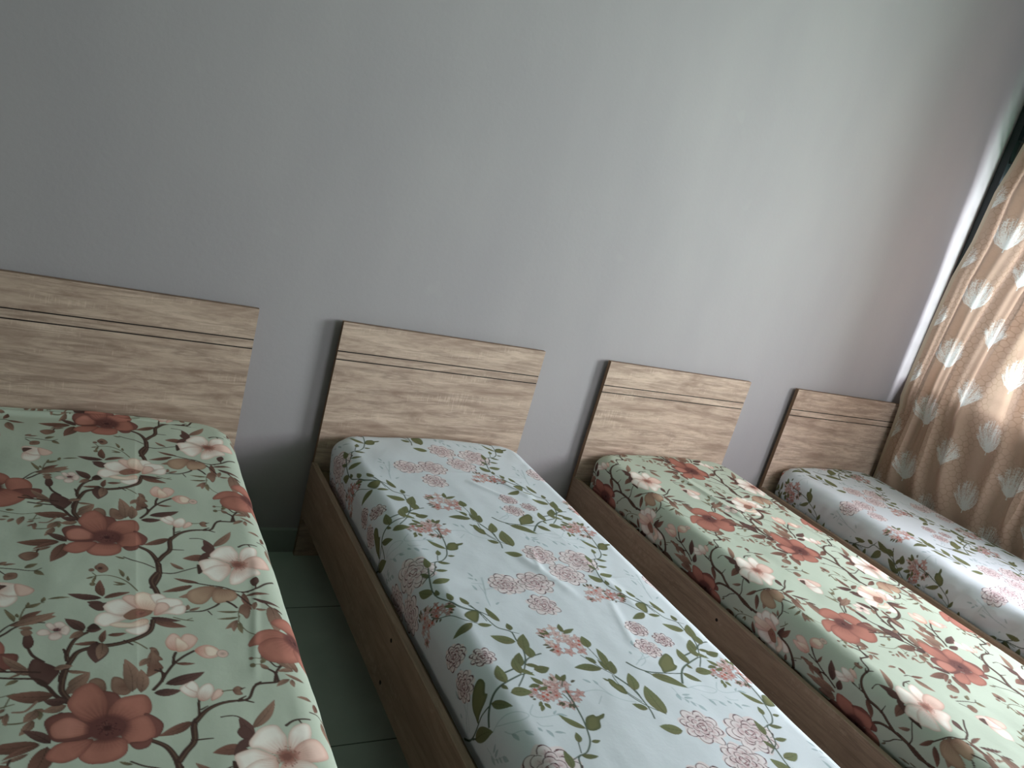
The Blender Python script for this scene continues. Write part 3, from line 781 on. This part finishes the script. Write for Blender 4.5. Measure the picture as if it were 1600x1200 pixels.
WHITE = '''M pn  : 462 997 520 1008 492 940
M pn  : 598 1037 652 1072 637 973
M pn  : 497 1115 535 1157 537 1063
M pn  : 243 1159 201 1134 210 1209
M pn  : 348 1159 389 1195 386 1101
M pn  : 309 1274 353 1294 338 1230
M pn  : -47 1410 -7 1425 -33 1381
M pn  : -73 1499 -38 1513 -95 1539
M pn  : 11 1467 43 1474 -7 1496
M cl  : 698 1628 712 1652 722 1599
M cl  : 268 1445 306 1491 311 1397
M cl  : 162 1629 203 1664 185 1575
M cl  : -73 1228 -24 1214 -98 1287
M cl  : -7 1244 23 1263 6 1215
S st 5 4 : 165 816 162 851 151 913 137 956 122 987 96 1013 68 1022 55 1052 37 1080 -5 1105
S st 5 4 : 35 1051 19 1099 5 1153 6 1189 19 1216 30 1230 42 1252 64 1270 87 1280
S st 3 3 : 93 982 81 1012
S st 3 3 : 47 1027 76 1017
L ol 28 : 139 945 97 888
P ol  : 142 945 160 913 185 907 191 915 216 910 206 923 191 929 178 951 153 956
L ol 24 : 95 982 107 950
L ol 16 : 126 987 151 988
L ol 22 : 77 1020 116 1031
L ol 30 : 34 1049 43 996
L ol 22 : 49 1066 89 1070
L ol 22 : 17 1094 7 1062
L ol 40 : 17 1126 73 1119
L ol 46 : -1 1167 -28 1120
L ol 20 : 11 1185 14 1158
L ol 26 : 32 1225 33 1186
L ol 22 : 32 1255 4 1237
L ol 28 : 74 1250 61 1212
S st 3 3 : 76 1252 84 1280 90 1330
S st 4 4 : 26 1224 39 1255 61 1273 87 1284 110 1310
S st 4 6 : 71 1253 87 1284 96 1322 107 1359 131 1377 139 1389 135 1420 135 1450 128 1479 116 1503 96 1519 66 1529 35 1539
S st 3 3 : -38 1237 -22 1263 7 1282 29 1316 58 1337
P ol  : 37 1295 62 1278 86 1286 61 1331 43 1321
L ol 36 : 43 1333 -24 1361
L ol 24 : 56 1341 98 1348
L ol 30 : 128 1336 115 1269
L ol 28 : 139 1378 145 1346
S st 3 2 : 141 1386 158 1395
L ol 48 : 129 1427 70 1391
L ol 48 : 137 1469 169 1398
L ol 38 : 90 1522 116 1471
L ol 22 : 108 1518 147 1535
L ol 24 : 76 1532 113 1561
L ol 24 : 120 1594 97 1564
L ol 20 : 106 1595 72 1599
L ol 18 : 124 1604 91 1611
S st 3 3 : 120 1597 132 1608
L ol 24 : 295 1405 305 1367
L ol 20 : 297 1404 341 1393
L ol 14 : 293 1411 325 1408
L ol 12 : 248 1411 214 1402
L ol 12 : 248 1407 234 1390
L ol 20 : 172 1590 175 1563
L ol 20 : 176 1594 200 1570
S st 3 3 : 165 1609 178 1591
S st 3 3 : 150 1634 154 1657 151 1679
L ol 44 : 333 1478 345 1428
S st 3 3 : 333 1478 336 1513 337 1554
L ol 26 : 318 1543 300 1513
L ol 34 : 342 1559 358 1483
L ol 42 : 320 1565 241 1550
L ol 42 : 343 1591 368 1539
P ol  : 331 1528 335 1539 343 1566 330 1572 326 1553
S st 3 3 : 291 1505 308 1536 321 1563 337 1587 351 1620 362 1660 355 1706
L ol 36 : 364 1657 389 1593
S st 3 3 : 335 1594 330 1625 334 1666 350 1702
P ol  : 312 1605 323 1610 327 1628 336 1639 330 1669 314 1662 306 1642 304 1625
L ol 12 : 308 1615 298 1600
S gr 2 2 : 192 1656 207 1642 237 1639 263 1646 278 1668 300 1688 332 1702
S gr 2 2 : 268 1623 273 1651 280 1669
L gr 14 : 252 1613 236 1595
L gr 14 : 268 1623 264 1602
S gr 2 2 : 224 1689 250 1664
S gr 2 2 : 151 1206 172 1152 185 1114
L gr 12 : 155 1108 148 1084
L gr 12 : 151 1122 135 1112
L gr 12 : 158 1132 159 1118
L gr 14 : 133 1182 131 1150
S gr 2 2 : 136 1141 171 1149
S gr 2 2 : 181 1114 168 1156 143 1223 135 1266
S gr 2 2 : 154 1155 149 1206 137 1258
L gr 10 : 157 1259 175 1247
L gr 10 : 108 1247 98 1242
S st 7 4 : 414 1553 429 1577 450 1593 482 1603 521 1610 564 1613
S st 6 5 : 448 1595 460 1607 478 1631
L ol 50 : 457 1607 536 1672
P ol  : 518 1565 548 1541 580 1526 587 1546 573 1572 576 1581 555 1597 518 1605 504 1604 510 1587
S st 8 5 : 534 1651 563 1615 594 1588 634 1570 682 1552
S st 5 4 : 783 1483 751 1490 727 1503 706 1530 688 1557 655 1591
S st 3 3 : 682 1552 719 1549
L ol 42 : 746 1495 759 1445
L ol 38 : 684 1550 696 1487
L ol 40 : 628 1574 637 1508
L ol 44 : 616 1577 623 1596
L ol 44 : 729 1540 777 1538
L ol 36 : 571 1610 608 1650
L ol 46 : 623 1609 680 1617
L ol 18 : 690 1658 696 1679
L ol 16 : 682 1662 667 1683
L ol 14 : 685 1651 670 1666
S gr 2 2 : 536 1672 580 1665 613 1672 628 1689 604 1698 570 1685 549 1670
S gr 2 2 : 657 1658 634 1685 649 1700 685 1701 706 1699
L gr 16 : 699 1699 725 1709
L gr 10 : 692 1698 707 1687
S gr 2 2 : 483 1665 483 1681 484 1706 504 1725 518 1735
L gr 20 : 480 1689 475 1715
L gr 12 : 494 1695 522 1695
L gr 14 : 491 1707 519 1711
L gr 12 : 491 1711 491 1727
L gr 14 : 504 1721 506 1741
L gr 20 : 518 1735 528 1760
S gr 2 2 : 560 1700 570 1718 594 1726 611 1740
L gr 16 : 570 1718 575 1745
L gr 14 : 597 1730 609 1750
L gr 14 : 628 1731 634 1744
S gr 2 2 : 635 1715 642 1728 669 1732
L gr 16 : 645 1741 651 1767
L gr 12 : 662 1752 688 1760
L ol 46 : 359 1660 390 1592
S st 4 5 : 340 1600 352 1631 358 1664 356 1707 352 1737 344 1762
S st 4 3 : 329 1666 339 1693 354 1718 374 1740
L ol 66 : 388 1754 404 1646
L ol 32 : 349 1729 316 1705
L ol 48 : 393 1001 338 976
S gr 2 2 : 438 1565 484 1534 522 1496 550 1466
S gr 2 2 : 458 1549 495 1540 533 1526
S gr 2 2 : 522 1492 554 1490 572 1502
S gr 2 2 : 452 1571 482 1552 491 1517
L gr 14 : 530 1530 533 1521
L gr 14 : 486 1488 496 1465
L gr 14 : 453 1522 456 1508
L gr 12 : 547 1470 557 1456'''
TG = draw_green(); TW = draw_white()

def make_sheet(cx, hw, step, uvf, tile, opt, t1=2.165):
    ro, r = .125, .070; ztop = .600; zh = .408; side = ztop - r - zh; Lmax = (ro - r) + r * math.pi / 2 + side
    t0 = .006
    s = np.arange(cx - hw + ro - Lmax - step, cx + hw - ro + Lmax + 2 * step, step)
    fine = np.arange(t0 + ro - Lmax - step, 2.03, step); coarse = np.arange(2.03, t1 - ro + Lmax + .02, step * 2.5)
    t = np.concatenate([fine, coarse]); S, Tt = np.meshgrid(s, t)
    qx = np.clip(S, cx - hw + ro, cx + hw - ro); qt = np.clip(Tt, t0 + ro, t1 - ro)
    dx = S - qx; dt = Tt - qt; L = np.hypot(dx, dt); keep = L <= Lmax + step
    # put the outermost kept ring on the hem
    Lc = np.minimum(L, Lmax); n = np.stack([np.where(L > 0, dx / np.maximum(L, 1e-9), 0), np.where(L > 0, dt / np.maximum(L, 1e-9), 0)], -1)
    A = ro - r; th = np.clip((Lc - A) / r, 0, math.pi / 2); sd = np.clip((Lc - A - r * math.pi / 2) / side, 0, 1)
    d = np.where(Lc < A, Lc, A + r * np.sin(th)); z = ztop - r * (1 - np.cos(th)) - sd * side
    frac = np.clip((Lc - A) / (Lmax - A), 0, 1)
    # wrinkles
    seed = opt['seed']
    perim = np.where(np.abs(dx) > np.abs(dt), Tt, S)
    w = .0022 * vnoise(S * 9, Tt * 7, seed) + .0009 * vnoise(S * 22 + 5, Tt * 15, seed + 1) + .0020 * vnoise(S * 3.1, Tt * 2.6, seed + 2)
    mid = 4 * frac * (1 - frac)
    ws = (opt.get('side', .003)) * (vnoise(perim * 11 + frac * 2.0, frac * 1.5, seed + 3) + .5 * vnoise(perim * 27 + frac * 3, frac * 2, seed + 4)) * np.clip(frac * 2.2, 0, 1)
    cornr = np.clip(np.minimum(np.abs(dx), np.abs(dt)) * 14, 0, 1); ang = np.arctan2(dt, dx)
    ws = ws + .006 * cornr * frac * np.sin(ang * 13 + seed)
    d = d + ws * (d > A * .5) + .006 * mid - .010 * sd
    d = np.minimum(d, ro + .012)
    d = np.where((dt < 0) & (Tt < t0 + ro), np.minimum(d, ro - .001 + (1 - np.abs(n[..., 1])) * .02), d)
    z = z + w * (1 - frac)
    # pillow-like crown and head end profile
    crown = .010 * np.exp(-((S - cx) / .30) ** 2) + .006 * np.exp(-((Tt - .05) / .2) ** 2) * np.exp(-((S - cx - .1) / .3) ** 2)
    z = z + crown * (1 - sd)
    for (x0, y0, x1, y1, amp, wd, kind) in opt.get('crease', []):
        ex, ey = x1 - x0, y1 - y0; LL = math.hypot(ex, ey); tt = ((S - x0) * ex + (Tt - y0) * ey) / LL ** 2; dd = ((S - x0) * -ey + (Tt - y0) * ex) / LL
        fade = np.clip(np.minimum(tt, 1 - tt) * 5 + .15, 0, 1) * ((tt > -.03) & (tt < 1.03))
        if kind == 'r': pr = np.exp(-(dd / wd) ** 2)
        else: pr = np.where(dd > 0, np.exp(-dd / (wd * 5)), np.exp(dd / wd))
        z = z + amp * pr * fade * (1 - frac)
    X = qx + n[..., 0] * d; Y = -(qt + n[..., 1] * d)
    P = np.stack([X, Y, z], -1)
    u, v = uvf(S, Tt); col = sample(tile, u, v)
    return P, col, keep

def uv_bed1(S, T): return S, np.where(T > 1.03, 1.03 + (T - 1.03) * 1.09, T)
def uv_white(S, T): return S - .05 * T, T
def sheet(i, hw, step, uvf, tile, opt, label, cxo=0.0):
    cx = BEDX[i] + W / 2 + cxo
    P, c, keep = make_sheet(cx, hw, step, uvf, tile, opt)
    O = np.array([cx, -.97, .408]); o = grid_mesh('bedsheet', P - O, c, M_SHEET, keep); o.location = O
    sm = o.modifiers.new('thickness', 'SOLIDIFY'); sm.thickness = .0012; sm.offset = 1.0
    o.modifiers.remove(sm)
    tag(o, label, 'bedsheet', 'fitted floral bedsheets on the beds'); return o
ST = 1.0
sheet(0, .440, .0019 * ST, uv_bed1, TG, dict(seed=11, crease=[(-1.30, .060, -.70, .072, -.030, .009, 'r'), (-1.30, .088, -.70, .094, .012, .016, 'r'), (-.80, .085, -.50, .10, -.004, .008, 'r'), (-1.2, .045, -.75, .05, .008, .018, 'r'), (-.70, .12, -.735, 1.55, .0010, .006, 's'),
      (-.42, 1.0, -.50, 1.5, .002, .01, 'r')]),
      'pale green cotton sheet with large rust and cream blossoms on the far left bed')
sheet(1, .440, .0019 * ST, uv_white, TW, dict(seed=23, side=.002, crease=[(.14, .365, .86, .40, .0022, .005, 's'), (.12, 1.19, .86, 1.13, .0022, .006, 's'), (.60, .5, .80, 1.6, .0007, .007, 's'), (.62, .42, .72, .58, .006, .018, 'r'), (.47, .45, .60, .60, .005, .016, 'r'), (.42, .98, .52, 1.25, .004, .02, 'r'), (.66, 1.0, .72, 1.35, .004, .022, 'r'), (.5, .95, .46, 1.1, .003, .012, 'r'), (.63, 1.25, .56, 1.5, .003, .016, 'r')]),
      'white cotton sheet with pink roses and olive vines, on the bed second from the left')
sheet(2, .440, .0023 * ST, lambda S, T: (np.where(S < 1.43, 1.43 - (1.43 - S) * 1.5, S) - 1.462 + .02 * T - .478, T + .675), TG, dict(seed=37, side=.004, crease=[(1.70, .25, 1.76, .75, .010, .020, 'r'), (1.76, .25, 1.84, .7, -.004, .02, 'r'), (1.60, .5, 1.9, .8, .003, .02, 'r'), (2.1, .4, 2.14, 1.4, .003, .012, 'r')]),
      'pale green floral sheet on the bed between the two white sheets')
sheet(3, .405, .0025 * ST, lambda S, T: (S - 2.49, T + .62 + .02), TW, dict(seed=41, side=.013, crease=[(2.95, .1, 3.4, .15, .004, .01, 's'), (2.85, .34, 3.45, .35, .002, .006, 's')]),
      'white cotton sheet with roses and vines on the corner bed beside the curtain', -.028)

# ------------------------------------------------------------ curtain
def make_curtain():
    TC = draw_curtain(); st = .0026 * ST
    zz = np.arange(.50, 2.985, st); wd = np.arange(0, 1.5, st)
    Wd, Z = np.meshgrid(wd, zz)
    k = np.clip((2.9 - Z) / 2.4, 0, 1)
    # fabric runs w metres along the hem; folds swallow part of the width
    ye = np.interp(Z, [.5, .95, 1.06, 1.12, 1.3, 1.6, 1.88, 2.1, 2.39, 2.54, 2.7, 2.98], [-.040, -.036, -.032, -.016, -.012, -.014, -.020, -.048, -.055, -.083, -.105, -.16])
    Y = ye - Wd * .86 - .010 * vnoise(Wd * 6, Z * 1.2, 71)
    ph = Wd * 2 * math.pi / .19 + 1.3 * vnoise(Wd * 2.2, Z * .9, 72) * 2
    amp = .024 + .014 * vnoise(Wd * 3, Z * 1.1, 73)
    X = 3.552 + amp * (np.sin(ph) + .45 * np.sin(2 * ph + 1.1 + vnoise(Wd * 3, Z * .7, 77) * 2)) + .010 * vnoise(Wd * 9, Z * 1.6, 74) - .012 * k
    lowz = np.clip((.80 - Z) / .22, 0, 1); X = X * (1 - lowz) + (3.562 + .010 * np.sin(ph)) * lowz
    edge = np.exp(-(Wd / .05) ** 2) * np.clip((1.12 - Z) / .5, 0, 1); X = X - .006 * edge
    X = X * (1 - np.exp(-(Wd / .06) ** 2)) + (3.528 + .03 * edge) * np.exp(-(Wd / .06) ** 2); X = np.clip(X, 3.514, 3.606)
    col = sample(TC, Wd * 1.06 + .135, -(Z - 2.08) * 1.0 + .035)
    # stitched hem along the free edge
    hem = (Wd < .022)[..., None]; col = np.where(hem, lin((206, 186, 164)), col)
    P = np.stack([X, Y, Z], -1); O = np.array([3.55, -.8, .5])
    o = grid_mesh('curtain', P - O, col, M_CURT); o.location = O
    tag(o, 'tan curtain printed with white branching trees, hanging before the window', 'curtain'); return o
cur = make_curtain()
rod = MB(); rod.tube((3.56, -3.4, 3.0), (3.56, .03, 3.0), .011, 14)
ro_ = rod.build('curtain_rod', M_IRON); tag(ro_, 'black iron rod across the top of the window, holding the tan curtain', 'curtain rod')
